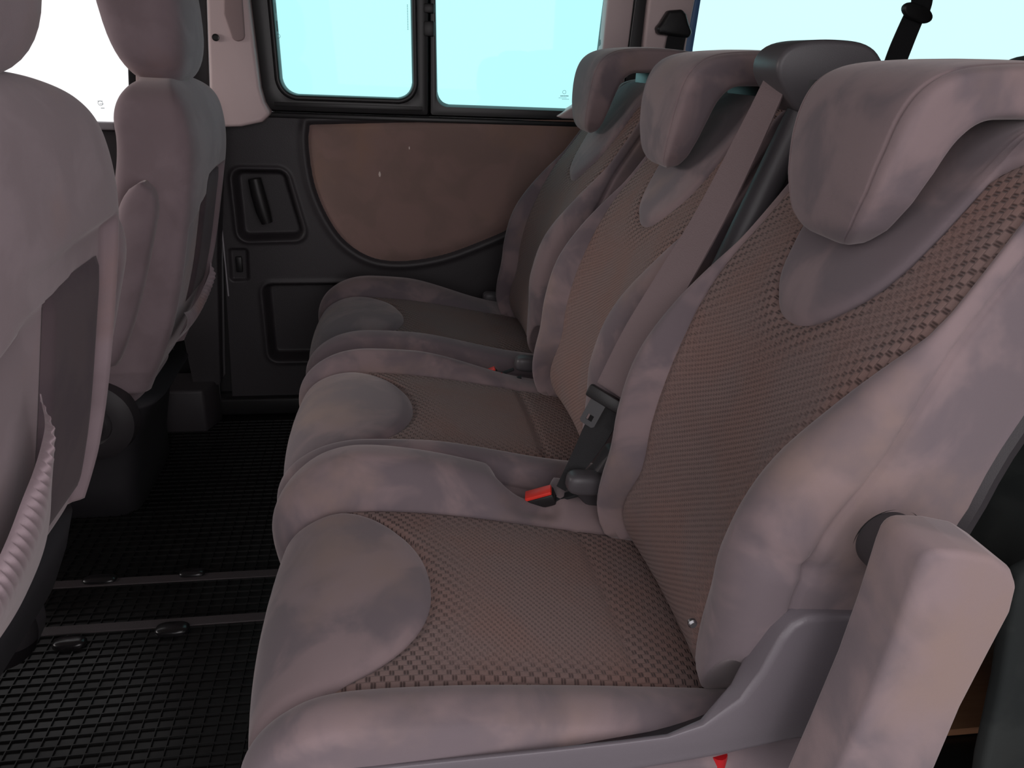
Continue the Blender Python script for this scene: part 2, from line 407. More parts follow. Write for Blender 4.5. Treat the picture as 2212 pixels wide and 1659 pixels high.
# ---------------------------------------------------------------- headrest: hook shaped pad over the top of the backrest
def headrest(yc, dx, dz, parent, wtop=.112):
    # (front/outer x,z) and (rear/inner x,z) rails of the side profile, from the hanging tip over the top to the back
    outer = bez([(.432, .772), (.417, .779), (.409, .797), (.407, .83), (.409, .865), (.415, .895), (.428, .917), (.452, .931), (.49, .937), (.54, .939), (.60, .936), (.645, .93)], 70)
    inner = bez([(.438, .772), (.445, .783), (.450, .80), (.456, .825), (.465, .855), (.475, .875), (.491, .888), (.52, .891), (.56, .891), (.60, .889), (.62, .888), (.645, .885)], 70)
    t = np.linspace(0, 1, 70)
    hw = np.interp(t, [0, .03, .09, .18, .28, .45, 1], [.012, .038, .062, .080, .090, .097, wtop-.010])
    M = 176; V = []; F = []
    for i in range(70):
        o, n_ = outer[i], inner[i]; c = (o+n_)/2; a = (o-n_)/2
        for k in range(M):
            th = 2*math.pi*k/M; p = 7.0
            ca = math.copysign(abs(math.cos(th))**(2/p), math.cos(th)); sa = math.copysign(abs(math.sin(th))**(2/p), math.sin(th))
            y = hw[i]*sa
            # slight crown of the face across the width
            f = ca*(1-.10*(sa*sa)) if ca > 0 else ca
            g = math.exp(-((abs(math.sin(th))-.60)/.035)**2)*min(1, i/6) if ca > 0 else 0
            f -= .10*g
            V.append((c[0]+a[0]*f+dx, yc+y, c[1]+a[1]*f+dz))
    for i in range(69):
        for k in range(M): F.append((i*M+k, i*M+(k+1) % M, (i+1)*M+(k+1) % M, (i+1)*M+k))
    F += [tuple(range(M-1, -1, -1)), tuple(69*M+k for k in range(M))]
    h = raw('headrest', V, F, VEL, parent, sharp=0)
    box('headrest_mount', (.54+dx, .61+dx), (yc-.055, yc+.055), (.865, .90+dz), BLK, parent, .004)
    return h

# ---------------------------------------------------------------- rear seats
def cushion(yc, parent, near_edge, far_edge, near_h, far_h, pocket=None, nx=0.0):
    path = [(-.050, .150), (-.095, .185), (-.128, .235), (-.140, .290), (-.133, .338), (-.103, .369), (-.05, .384), (.05, .380), (.15, .367), (.245, .352), (.33, .338), (.41, .325)]
    path = [(a+nx*float(1-ss(-.11, .0, a)), b) for a, b in path]
    sh = Shell(path)
    sx = lambda x: float(np.interp(x, sh.C[120:, 0], sh.S[120:]))
    sE, sA_, s1 = sx(-.075), sx(.045), sx(.245)
    s0f = lambda v: sE+(sA_-sE)*np.clip(1-np.abs(v)**2.2, 0, 1)**.62
    def seam(s, side):
        base = (.144 if side < 0 else .170)+(-.012 if side < 0 else -.03)*ss(sE, sh.L, s)
        return side*(base-.04*(1-ss(0, sE, s))*0)
    def edge(s, side):
        e = near_edge if side < 0 else far_edge
        r = ss(0.02, sE*.9, s)
        nose = .86+.14*np.sqrt(np.clip(r, 0, 1))
        return side*(.158+(e-.158)*nose-(.020*(1-r)))
    def bol(s, side):
        h = near_h if side < 0 else far_h
        return h*(.25+.75*ss(sE*.45, sE*1.15, s))*(1-(.60 if far_h > .05 and side > 0 else .80 if side > 0 else .0 if near_h < .02 else .55)*ss(sE+.02 if far_h > .05 and side > 0 else sA_, s1*1.05, s))
    sp = lambda s: (.075 if near_h < .02 else .12)+0*s
    def extra(P, UV):
        if pocket is not None: P = pocket(P)
        return P
    body, fab, P = upholster(sh, yc, seam, edge, bol, sp, s0f, s1, lambda s: .004+.010*(1-ss(0, sE*1.6, s)), ('seat_cushion', 'cloth_panel'), (VEL, WEAVE), parent, extra=extra, skirt_bulge=.018, roll=.014)
    return body
def backrest(yc, dx, parent, sidex=.14, wn=.212, wf=.172):
    path = [(.385, .322), (.352, .328), (.318, .343), (.301, .375), (.299, .42), (.308, .48), (.314, .53), (.334, .60), (.380, .68), (.435, .755), (.484, .828), (.507, .863), (.535, .884), (.585, .890), (.65, .880)]
    path = [(a+dx, b) for a, b in path]
    sh = Shell(path)
    sz = lambda z: float(np.interp(z, sh.C[25:340, 1], sh.S[25:340]))
    tipz = .735
    sT, sB = sz(tipz), sz(.41)
    sTop = sz(.85); sTong = sz(.697)
    def s0f(v):
        v = np.abs(v+.13*(1-v*v)); wt = .62
        u = np.clip(v/wt, 0, 1)
        return np.where(v < wt, sTong+(sTop-sTong)*(1-np.sqrt(np.clip(1-u**2.2, 0, 1))), sTop+(v-wt)/(1-wt)*(sh.L-sTop)*.35)
    def wing(s): return (ss(0, sB*.7, s)*(1-ss(sz(.56), sT+.01, s)))
    def edge(s, side):
        w = wn if side < 0 else wf
        if side > 0: return np.interp(s, [0, sz(.352), sz(.375), sz(.40), sB+.03, sz(.55), sz(.66), sT, sz(.83), sh.L], [w*.76, w*.80, w*.84, w*.87, w*.92, w*.98, w, w*.95, w*.90, w*.82])
        base = np.interp(s, [0, sz(.352), sz(.375), sz(.40), sB+.03, sz(.55), sz(.66), sT, sz(.83), sh.L], [w*.84, w*.85, w*.88, w*.92, w*.97, w*1.01, w, w*.95, w*.90, w*.82])
        return side*base
    def seam(s, side):
        if side < 0:
            return -np.minimum(np.interp(s, [0, sz(.45), sz(.55), sz(.62), sz(.68), sT, sh.L], [.126, .128, .134, .147, .166, .186, .2]), -edge(s, side)-.012)
        ww = .008+(.062*wing(s) if side < 0 else .052*wing(s)*ss(sz(.37), sz(.47), s))+(.012 if side < 0 else 0)
        return edge(s, side)-side*ww
    def bol(s, side): return .002+(.019 if side < 0 else .028)*wing(s)-(.016*(1-ss(sz(.40), sz(.52), s)) if side < 0 else 0)
    def dep(s): return np.interp(s, [0, sB*.5, sB, sz(.5), sz(.6), sz(.75), sh.L], [.02, .05, .09, .14, .15, .12, .05])
    def crease(P, UV):
        yr, zz = P[..., 1]-yc, P[..., 2]
        P[..., 2] = np.maximum(zz, .335+.092*ss(.130, .195, -yr)+.045*ss(.120, .165, yr))
        if yc > .8: return P
        x, z = P[..., 0], P[..., 2]
        for p0, p1, w in (((1628, 1218), (1760, 1240), .0035), ((1760, 1240), (1880, 1262), .0035), ((1640, 1203), (1790, 1228), .003), ((1790, 1228), (1870, 1245), .003)):
            a, b = at(*p0, y=.497), at(*p1, y=.497); e = np.array([b[0]-a[0], b[2]-a[2]])
            t = np.clip(((x-a[0])*e[0]+(z-a[2])*e[1])/e.dot(e), 0, 1); d = np.hypot(x-a[0]-t*e[0], z-a[2]-t*e[1])
            P[..., 1] += np.where(P[..., 1] < yc-.17, .006*np.exp(-(d/(w*1.2))**2), 0)
        return P
    def coarse(UV, CO):
        e = np.abs(UV[..., 1]); s = UV[..., 0]
        up = ss(sz(.58), sz(.74), s)
        return np.clip(CO*(.35+.65*up)+.25*up, 0, 1)
    body, fab, P = upholster(sh, yc, seam, edge, bol, dep, s0f, 0.0001, lambda s: -.005-.015*ss(sz(.42), sz(.56), s)+.020*ss(sz(.6), sT, s), ('backrest', 'cloth_panel'), (VEL, WEAVE), parent,
                             tongue_top=True, coarse_fn=coarse, roll=.038, skirt_bulge=.006, side_seam=True, qc=.45, extra=crease, seam_off=.012)
    # moulded back shell closing the rear
    rear = []
    for s in np.linspace(0, sh.L, 30):
        c, n = sh.at(np.array([s])); c = c[0]-n[0]*(dep(np.array([s]))[0]-.004); rear.append((c, abs(float(edge(np.array([s]), -1)[0])), abs(float(edge(np.array([s]), 1)[0])), n[0]))
    V = []; F = []; prof = [(-1.0, 0), (-1.03, .004), (-1.0, .018), (-.9, .026), (0, .03), (.9, .026), (1.0, .018), (1.03, .004), (1.0, 0)]
    for c, en, ef, n in rear:
        for v, d in prof:
            y = yc+(v*en if v < 0 else v*ef); V.append((c[0]-n[0]*d, y, c[1]-n[1]*d))
    m = len(prof)
    for i in range(29):
        for k in range(m-1): F.append((i*m+k, (i+1)*m+k, (i+1)*m+k+1, i*m+k+1))
    raw('back_shell', V, F, DGR, body)
    return body
def lever(x, y, z, parent):
    n = len(bpy.data.objects)
    a = ellipsoid('recliner_lever', (x, y, z), (.026, .016, .015), TWR, parent, p=3.4, rot=Matrix.Rotation(.10, 3, 'Y'))
    return a
def snap(x, y, z, parent):
    disc_y('snap_button', (x, y, z), [(0.0001, -.003), (.003, -.003), (.0045, -.001), (.0045, .002)], STEEL, parent, 16)

YN, YM, YF = .715, 1.195, 1.685
bench = thing('bench_seat', 'double bench seat nearest the camera, mauve velour with woven centres, armrest hanging down', 'car seat', (.1, .95, 0))
def pocket_near(P):
    # buckle well between the two places of the bench
    x, y, z = P[..., 0], P[..., 1], P[..., 2]
    m = ss(.135, .185, x)*(1-ss(.215, .238, x))
    P[..., 2] = z-m*(.020*ss(YN+.15, YN+.185, y)+.05*ss(YN+.20, YN+.235, y))
    return P
cushion(YN, bench, .211, .262, .019, .055, pocket_near, .013)
cushion(YM, bench, .200, .212, .030, .034, None, -.005)
b1 = backrest(YN, .0, bench); b2 = backrest(YM, .002, bench)
headrest(YN-.017, .0, .0, b1); headrest(YM-.020, -.008, .010, b2)
single = thing('single_seat', 'far single seat of velour with basket weave cloth centre beside the sliding door', 'car seat', (.1, YF, 0))
cushion(YF, single, .205, .262, .030, .034, None, -.004)
b3 = backrest(YF, .002, single); headrest(YF-.020, -.004, .018, b3)
# hidden frames carrying the seats down to the floor
for par, y0, y1 in ((bench, YN-.16, YM+.16), (single, YF-.16, YF+.16)):
    box('seat_frame', (-.04, .36), (y0, y1), (.165, .26), BLK, par, .01)
    for yy in (y0+.03, y1-.03):
        for xx in (.0, .31): box('leg', (xx-.02, xx+.02), (yy-.015, yy+.015), (.004, .17), BLK, par, .004)

# ---------------------------------------------------------------- bench details
def q2(pts, y):  # image trace laid on the plane y=const of the real part -> XZ outline
    return [(float(at(px, py, y=y)[0]), float(at(px, py, y=y)[2])) for px, py in pts]
cov = q2([(640, 1690), (760, 1668), (923, 1652), (1196, 1624), (1346, 1607), (1445, 1594), (1520, 1569), (1600, 1515), (1645, 1455), (1685, 1385), (1712, 1352), (1745, 1336), (1800, 1332), (1900, 1334), (2020, 1350), (2010, 1540), (1880, 1580), (1780, 1592), (1690, 1607), (1560, 1634), (1450, 1650), (1200, 1690), (640, 1760)], .489)
sc_o = solid('side_cover', cov, .489, .530, GREY, bench, .0065, 5)
for v in sc_o.data.vertices:      # slim rail beside the cushion, widening into the hinge cover
    k = float(ss(.25, .35, v.co.x)); v.co.y = .489+(v.co.y-.489)*(.13+.87*k)
# armrest hanging down beside the backrest
arm = q2([(2002, 1192), (2085, 1194), (2150, 1206), (2190, 1232), (2202, 1268), (2188, 1325), (2140, 1415), (2080, 1530), (2025, 1659), (1960, 1800), (1900, 1850), (1790, 1850), (1755, 1790), (1816, 1659), (1885, 1506), (1936, 1373), (1978, 1250)], .40)
ar = solid('armrest', rpoly(arm, .012, 5), .40, .452, VEL, bench, .006, 4)
pc = at(1918, 1172, y=.497)
disc_y('pivot_disc', (pc[0]-.004, .45, pc[2]+.004), [(.0001, 0), (.024, 0), (.026, .002), (.026, .058)], DGR, ar)
disc_y('pivot_hole', (pc[0], .4975, pc[2]), [(.0001, .001), (.030, .0), (.032, -.001), (.033, .004), (.033, .03)], BLK, b1)
# belt tower between the two places of the bench
TWR = plastic('tower_plastic', (.085, .078, .085), .42, .1)
tw = [tuple(p) for p in bez(q2([(1700, 240), (1668, 190), (1655, 155), (1660, 125), (1680, 102), (1712, 90), (1760, 86), (1820, 90), (1852, 101), (1872, 122), (1885, 160), (1875, 240)], .945), 44)]
tower = solid('belt_tower', tw, .915, .985, TWR, bench, .009, 4)
TWR2 = TWR
slot0, slot1 = at(1656, 160, y=.98), at(1708, 165, y=.92)
tube('belt_slot', [(slot0[0]-.001, .974, slot0[2]), ((slot0[0]+slot1[0])/2-.003, .95, slot0[2]-.004), (slot1[0]-.004, .927, slot0[2])], .006, BLK, tower)
post = [at(x, y, y=.935) for x, y in ((1712, 225), (1660, 330), (1600, 455), (1520, 620), (1430, 800), (1350, 960), (1300, 1090))]
tube('post', [(p[0]+.018, p[1], p[2]) for p in post], [.019, .019, .019, .019, .018, .016, .014], TWR, tower, 20, 1.0)
col = [at(x, y, y=.935) for x, y in ((1722, 170), (1712, 232))]
tube('collar', [(p[0]+.018, p[1], p[2]) for p in col], .024, BLK, tower, 20)
def lvr(px, py, y, par):
    p = at(px, py, y=y); return lever(p[0], p[1], p[2], par)
lvr(1264, 1042, .895, bench); lvr(1140, 785, 1.42, bench); lvr(1064, 643, 1.935, single)
br = q2([(1245, 1075), (1290, 1125), (1318, 1118), (1350, 1040), (1360, 980), (1325, 985), (1295, 1030)], .885)
solid('hinge_bracket', br, .898, .925, DGR, bench, .004, 2)
p = at(1493, 1342, y=.556); snap(p[0], .553, p[2], b1)
p = at(1337, 1066, y=.862); snap(p[0]-.004, .862, p[2], b1)
p = at(1131, 706, y=1.84); snap(p[0]-.004, 1.84, p[2], b3)
# red release loop under the side cover
p = at(1546, 1662, y=.50)
tube('release_strap', [(p[0], .50, p[2]+.02), (p[0]+.001, .50, p[2]-.01), (p[0]-.004, .495, p[2]-.05)], [.008, .010, .012], REDD, bench)

# ---------------------------------------------------------------- seat belt of the middle place
def ribbon(name, pts, widths, mat, parent, across, th=.0012, n=60):
    C = bez(pts, n); W = np.interp(np.linspace(0, 1, n), np.linspace(0, 1, len(widths)), widths)
    A = np.stack([np.interp(np.linspace(0, 1, n), np.linspace(0, 1, len(across)), [a[k] for a in across]) for k in range(3)], 1)
    V = []; F = []
    for i in range(n):
        t = C[min(n-1, i+1)]-C[max(0, i-1)]; t /= np.linalg.norm(t); a = A[i]-A[i].dot(t)*t; a /= np.linalg.norm(a); nn = np.cross(t, a)
        for u, w in ((-1, -1), (1, -1), (1, 1), (-1, 1)): V.append(C[i]+a*u*W[i]/2+nn*w*th)
    for i in range(n-1):
        for k in range(4): F.append((i*4+k, i*4+(k+1) % 4, i*4+4+(k+1) % 4, i*4+4+k))
    F += [(3, 2, 1, 0), tuple((n-1)*4+k for k in range(4))]
    return raw(name, V, F, mat, parent, sharp=30)
belt = thing('seat_belt', 'mauve grey lap and shoulder belt running down from the tower on the bench', 'seat belt', tuple(at(1310, 870, y=.93)))
bp = [at(x, y, y=yy) for x, y, yy in ((1680, 168, .945), (1628, 280, .94), (1538, 460, .93), (1445, 620, .918), (1375, 740, .912), (1320, 845, .908))]
ribbon('webbing', bp, [.034, .041, .045, .050, .052, .048], WEB, belt, [(.45, -.75, .1), (.50, -.75, .15), (.55, -.7, .2), (.6, -.6, .25), (.6, -.6, .25)])
bp2 = [at(x, y, y=yy) for x, y, yy in ((1318, 880, .91), (1290, 930, .91), (1255, 990, .915), (1212, 1055, .92))]
ribbon('lap_webbing', bp2, [.040, .036, .026, .014], WEBK, belt, [(.7, -.6, .25), (.8, -.5, .2), (.9, -.3, .1)])
# buckle tongue
PLATE = plastic('tongue_metal', (.045, .043, .047), .35, 0)
c = at(1308, 862, y=.900); ta = Vector((.70, -.55, -.36)).normalized()
def obox(name, c, ax, ay, az, h, mat, parent, bev=.002):
    V = []
    for sx in (-1, 1):
        for sy in (-1, 1):
            for sz in (-1, 1): V.append(Vector(c)+ax*h[0]*sx+ay*h[1]*sy+az*h[2]*sz)
    F = [(0, 1, 3, 2), (4, 6, 7, 5), (0, 4, 5, 1), (2, 3, 7, 6), (0, 2, 6, 4), (1, 5, 7, 3)]
    o = raw(name, V, F, mat, parent)
    import bmesh
    bm = bmesh.new(); bm.from_mesh(o.data); bmesh.ops.recalc_face_normals(bm, faces=bm.faces)
    bmesh.ops.bevel(bm, geom=bm.edges[:], offset=bev, segments=2, profile=.5, affect='EDGES'); bm.to_mesh(o.data); bm.free()
    for p_ in o.data.polygons: p_.use_smooth = True
    o.data.set_sharp_from_angle(angle=math.radians(35)); return o
dn = (Vector(at(1276, 918, y=.905))-Vector(at(1325, 830, y=.905))).normalized()
ax = (ta-ta.dot(dn)*dn).normalized(); nz = ax.cross(dn).normalized()
obox('tongue_grip', c, ax, dn, nz, (.026, .0085, .006), BLK, belt, .003)
# metal plate with its square hole
pc_ = Vector(c)+dn*.027-ax*.006
V = []; O = [(-.011, -.020), (.011, -.020), (.011, .013), (.008, .016), (-.008, .016), (-.011, .013)]; I = [(-.0045, .001), (.0045, .001), (.0045, .004), (.0045, .009), (-.0045, .009), (-.0045, .004)]
for w in (.001, -.001):
    for L_ in (O, I):
        for a, b in L_: V.append(pc_+ax*a+dn*b+nz*w)
F = []
for i in range(6):
    j = (i+1) % 6
    F += [(i, j, 6+j, 6+i), (12+i, 18+i, 18+j, 12+j), (i, 12+i, 12+j, j), (6+i, 6+j, 18+j, 18+i)]
raw('tongue_plate', V, F, PLATE, belt, False)
# buckles
def buckle(px, py, y, L, W_, label, d=(1, -.25, .42), group=None):
    c = Vector(at(px, py, y=y)); d = Vector(d).normalized(); a = Vector((.25, -.9, .1)); a = (a-a.dot(d)*d).normalized(); n_ = a.cross(d).normalized()
    if n_.z < 0: n_ = -n_
    t = thing('belt_buckle', label, 'buckle', tuple(c), group)
    obox('housing', c-n_*.008, d, a, n_, (L*1.04, W_*1.2, .009), BLK, t, .003)
    obox('release_button', c+n_*.0015, d, a, n_, (L*.96, W_, .0035), RED, t, .0015)
    obox('buckle_strap', c+d*(L+.012)-n_*.014, d, a, n_, (.02, W_*.7, .002), WEBK, t, .0008)
    return t
buckle(1164, 1068, .918, .0195, .0095, 'red buttoned buckle in the well between the near and middle places')
buckle(1054, 804, 1.402, .0165, .006, 'red buttoned buckle nearer the window of the pair behind the middle place', (1, -.1, .45))
buckle(1071, 816, 1.386, .0150, .006, 'red buttoned buckle nearer the camera of the pair behind the middle place', (1, -.1, .35))

# ---------------------------------------------------------------- front seats
def sect_loft(name, secs, mat, parent, p=5, M=64, cap=True):
    """secs: (cx, cy, z, rx, ry[, tiltx])"""
    V = []; F = []
    for (cx_, cy_, z, rx, ry) in secs:
        for k in range(M):
            th = 2*math.pi*k/M; ca, sa = math.cos(th), math.sin(th)
            V.append((cx_+rx*math.copysign(abs(ca)**(2/p), ca), cy_+ry*math.copysign(abs(sa)**(2/p), sa), z))
    n = len(secs)
    for i in range(n-1):
        for k in range(M): F.append((i*M+k, i*M+(k+1) % M, (i+1)*M+(k+1) % M, (i+1)*M+k))
    if cap: F += [tuple(range(M-1, -1, -1)), tuple((n-1)*M+k for k in range(M))]
    return raw(name, V, F, mat, parent, sharp=0)
SKIRT = plastic('seat_skirt', (.022, .020, .024), .7, .2)
def front_seat(dx, yc, label, arm_side, armp, hz, zb):
    t = thing('front_seat', label, 'car seat', (-.55+dx, yc, 0))
    hw = .195; ZC0, ZC1 = (.698, .062) if zb > .4 else (.640, .085)
    RC = bez([(.28, -.415), (.41, -.352), (.52, -.315), (.65, -.286), (.76, -.266), (.83, -.268), (.87, -.283), (.897, -.315)], 200)
    rear = lambda z: float(np.interp(z, RC[:, 0], RC[:, 1]))+dx
    thick = lambda z: float(np.interp(z, [.28, .41, .6, .80], [.14, .15, .15, .135]))*max(.45, max(0, 1-max(0, (z-.80)/.098)**2.6)**.5)
    # back: grid around the section, with the rear face carrying the arched pad and the recess under it
    zs = np.concatenate([np.linspace(zb, .82, 120), .82+.075*np.sin(np.linspace(0, math.pi/2, 40)[1:])])
    M = 96; V = []; NZ = len(zs)
    for z in zs:
        top = max(0.0, (z-.80)/.095); w = hw*max(.35, (max(0, 1-max(0, (z-.775)/.122)**4.5))**(1/2.4)); w *= float(np.interp(z, [zb, zb+.05, zb+.2, .8], [.88, .96, 1.0, .96]))
        th_ = thick(z); xr = rear(z); cxx = xr-th_/2
        for k in range(M):
            th = 2*math.pi*(k+.5)/M; ca, sa = math.cos(th), math.sin(th); p = 9
            x = cxx+th_/2*math.copysign(abs(ca)**(2/p), ca); y = yc+w*math.copysign(abs(sa)**(2/7), sa)
            if ca > .05:
                v = (y-yc)/w; zc = ZC0+ZC1*ss(-.9, .35, v)
                inn = (1-ss(.78, .86, abs(v)))
                dep = .014*ss(zc+.004, zc-.010, z)*0+(.016*(1-ss(zc-.016, zc+.003, z))*inn)
                x -= dep*min(1, ca*2)
            V.append((x, y, z))
    F = [(i*M+k, i*M+(k+1) % M, (i+1)*M+(k+1) % M, (i+1)*M+k) for i in range(NZ-1) for k in range(M)]
    F += [tuple(range(M-1, -1, -1)), tuple((NZ-1)*M+k for k in range(M))]
    back = raw('backrest', V, F, VEL2, t, sharp=0)
    # panel in the recess, coloured dark for its shade, and gathered pocket below
    pts = []
    V = []; F = []; nu, nv = 24, 30
    for i in range(nv+1):
        z = .45+(.72-.45)*i/nv
        for j in range(nu+1):
            v = -.05+.72*j/nu; w = hw; ztop = min(z, ZC0+ZC1*float(ss(-.9, .35, v))-.012)
            e = min(1, min(i, nv-i, j*1.2, (nu-j)*1.2)/2.5)
            V.append((rear(ztop)-.015+.008*math.sqrt(max(0, e)), yc+v*w, ztop))
    F = [(i*(nu+1)+j, i*(nu+1)+j+1, (i+1)*(nu+1)+j+1, (i+1)*(nu+1)+j) for i in range(nv) for j in range(nu)]
    pan = raw('shade_panel', V, F, PANEL, back, sharp=0)
    if zb > .4:
        inn = bez([(.057, .600), (.050, .575), (.030, .557), (.003, .542), (-.028, .530), (-.070, .513), (-.120, .500), (-.178, .495)], 150)
        out = bez([(.060, .598), (.056, .545), (.042, .505), (.020, .472), (-.012, .452), (-.066, .440), (-.120, .440), (-.178, .446)], 150)
    else:
        inn = bez([(.10, .52), (.07, .49), (0, .46), (-.08, .455), (-.15, .47), (-.178, .48)], 150); out = bez([(.105, .515), (.08, .44), (.0, .40), (-.08, .39), (-.15, .40), (-.178, .41)], 150)
    V = []; F = []; nv = 22
    for i in range(nv+1):
        f_ = i/nv
        for j in range(150):
            a = inn[j]*(1-f_)+out[j]*f_; rip = .0020*math.sin(j*1.15)*float(ss(0, .12, f_))*(1-float(ss(.30, .62, f_)))*math.sin(math.pi*j/149)**.3
            bul = .021*math.sin(math.pi*(.06+.94*f_)**.75)*float(ss(0, 22, j))
            if zb > .4:
                yy_, zz_ = yc+a[0], a[1]; k_ = 1.0
                for _ in range(6): k_ = (rear(max(.92-(.92-zz_)*k_, .43))+bul*.6)/-.335
                V.append((rear(max(.92-(.92-zz_)*k_, .43))+.001+bul+rip, yy_*k_, .92-(.92-zz_)*k_))
            else: V.append((rear(max(a[1], .3))+.001+bul+rip, yc+a[0], a[1]))
    F = [(i*150+j, i*150+j+1, (i+1)*150+j+1, (i+1)*150+j) for i in range(nv) for j in range(149)]
    raw('map_pocket', V, F, VEL2, back, sharp=0)
    # headrest and posts
    hx = rear(.86)-.072
    ph = np.linspace(-math.pi/2, math.pi/2, 26); secs = []
    for a in ph:
        s_ = abs(math.cos(a))**(2/2.7) if abs(math.cos(a)) > 1e-6 else .002; zz = hz+.118*math.copysign(abs(math.sin(a))**(2/2.7), math.sin(a))
        lean = (zz-hz)*.10
        secs.append((hx-lean, yc, zz, max(.002, .072*s_*(1+.12*(zz-hz)/.118)), max(.002, .122*s_)))
    sect_loft('headrest', secs, VEL2, t, 4.6)
    for s_ in (-1, 1): tube('headrest_post', [(hx+.004, yc+s_*.055, .845), (hx+.004, yc+s_*.055, .90)], .006, STEEL, t)
    # seat cushion, base, hinge cover
    sect_loft('seat_cushion', [(-.66+dx, yc, z+(.075 if zb > .4 else 0), .23*f, .20*f) for z, f in ((.24, .93), (.26, .99), (.32, 1.0), (.36, .99), (.385, .95), (.395, .86))], VEL2, t, 5)
    bpf = q2([(187, 1071), (175, 1139), (151, 1214), (99, 1278), (60, 1345), (40, 1397), (-40, 1600)], yc+.165) if zb > .4 else [(-.46, .27), (-.50, .2), (-.52, .1)]
    bz = [(-.40 if zb > .4 else -.45, .44 if zb > .4 else .28)]+bpf+[(bpf[-1][0], .004)]
    bz = [(a_, b_) for a_, b_ in bz if b_ >= .004]
    sect_loft('seat_base', [((a_-.84+dx)/2, yc, b_, (a_+.84-dx)/2, .168) for a_, b_ in sorted(bz, key=lambda q: -q[1])][::-1], SKIRT, t, 8)
    for s_ in (-1, 1):
        kc = (rear(.30)-.105, yc+s_*(hw-.012), .235 if zb > .4 else .262)
        disc_y('hinge_cover', kc, [(.0001, -.034*1), (.022, -.033), (.030, -.026), (.034, -.024), (.042, -.024), (.045, -.030), (.066, -.028), (.082, -.018), (.086, .012)] if s_ < 0 else [(.0001, .034), (.03, .033), (.055, .026), (.068, .018), (.070, -.012)], DGR, t)
    # folded armrest standing against the backrest
    y0, y1, ztop, rot_ = armp
    xa = rear(.6)-.055
    secs = []
    for z in np.linspace(.40, ztop, 30):
        u = (z-.40)/(ztop-.40); r = math.sqrt(max(.015, 1-max(0, (u-.80)/.2)**2)); cxx = rear(z)-(.085 if zb < .4 else .058)-.012*(1-u)
        secs.append((cxx+.012*u, (y0+y1)/2, z, .034*(.8+.2*u)*r, (y1-y0)/2*(.75+.25*r)))
    sect_loft('armrest', secs, VEL2, t, 3.2, 40)
    return t
PANEL = velour('shade_panel_cloth', (.10, .075, .088), (.12, .09, .10), (.12, .085, .09), .1)  # dark colour holds the shade of the rear face turned from the doorway
front_seat(0.0, .715, 'nearest front seat at the left edge, grey mauve velour back with gathered map pocket', 1, (.935, .985, .745, 0), 1.005, .43)
front_seat(-.060, 1.70, 'front seat in front of the sliding door, its headrest against the white front window', -1, (1.44, 1.495, .730, 0), .998, .31).location.z -= .028

# ---------------------------------------------------------------- the van body
WY = 2.05
def rib_floor():
    V = [(-2.2, .33, -.04), (2.6, .33, -.04), (2.6, 2.16, -.04), (-2.2, 2.16, -.04), (-2.2, .33, 0), (2.6, .33, 0), (2.6, 2.16, 0), (-2.2, 2.16, 0)]
    F = [(3, 2, 1, 0), (4, 5, 6, 7), (0, 1, 5, 4), (1, 2, 6, 5), (2, 3, 7, 6), (3, 0, 4, 7)]
    def bar(x0, x1, y0, y1, h, b):
        k = len(V); V.extend([(x0, y0, -.001), (x1, y0, -.001), (x1, y1, -.001), (x0, y1, -.001), (x0+b, y0+b, h), (x1-b, y0+b, h), (x1-b, y1-b, h), (x0+b, y1-b, h)])
        F.extend([(k+4, k+5, k+6, k+7), (k, k+1, k+5, k+4), (k+1, k+2, k+6, k+5), (k+2, k+3, k+7, k+6), (k+3, k, k+4, k+7)])
    y = .34
    while y < 2.0: bar(-1.2, .6, y, y+.0032, .0032, .0008); y += .0185
    x = -1.2
    while x < .6: bar(x, x+.0030, .34, 2.0, .0030, .0008); x += .0215
    return raw('floor', V, F, RUB, None, False)
fl = rib_floor(); struct(fl)
# rails with their anchor covers
def rail(x0, y0_, x1, y1_, label):
    t = thing('floor_rail', label, 'rail', ((x0+x1)/2, (y0_+y1_)/2, 0), 'seat rails in the floor')
    d = np.array([x1-x0, y1_-y0_]); d /= np.linalg.norm(d); n_ = np.array([-d[1], d[0]])*.011
    solid('track', [(x0-n_[0], y0_-n_[1]), (x1-n_[0], y1_-n_[1]), (x1+n_[0], y1_+n_[1]), (x0+n_[0], y0_+n_[1])], .0005, .0050, RAILM, t, .001, 1, 'z')
    return t
RAILM = plastic('rail_grey', (.05, .04, .043), .5, .3, 500)
def anchor(t, px, py, r=(.034, .017)):
    p = at(px, py, z=.006); ellipsoid('anchor_cover', (p[0], p[1], .004), (r[0], r[1], .009), ANCH, t, 3)
ANCH = plastic('glossy_black', (.012, .011, .012), .22, 0)
a0, a1 = at(60, 1270, z=0), at(600, 1243, z=0); t = rail(a0[0]-.3, a0[1], a1[0]+.9, a1[1], 'dark seat rail in the ribbed floor, farther from the camera'); anchor(t, 415, 1238, (.024, .012)); anchor(t, 215, 1252, (.03, .013))
a0, a1 = at(60, 1372, z=0), at(600, 1330, z=0); t = rail(a0[0]-.3, a0[1], a1[0]+.9, a1[1], 'dark seat rail in the ribbed floor, nearer to the camera'); anchor(t, 372, 1358, (.028, .016)); anchor(t, 150, 1388, (.026, .014))

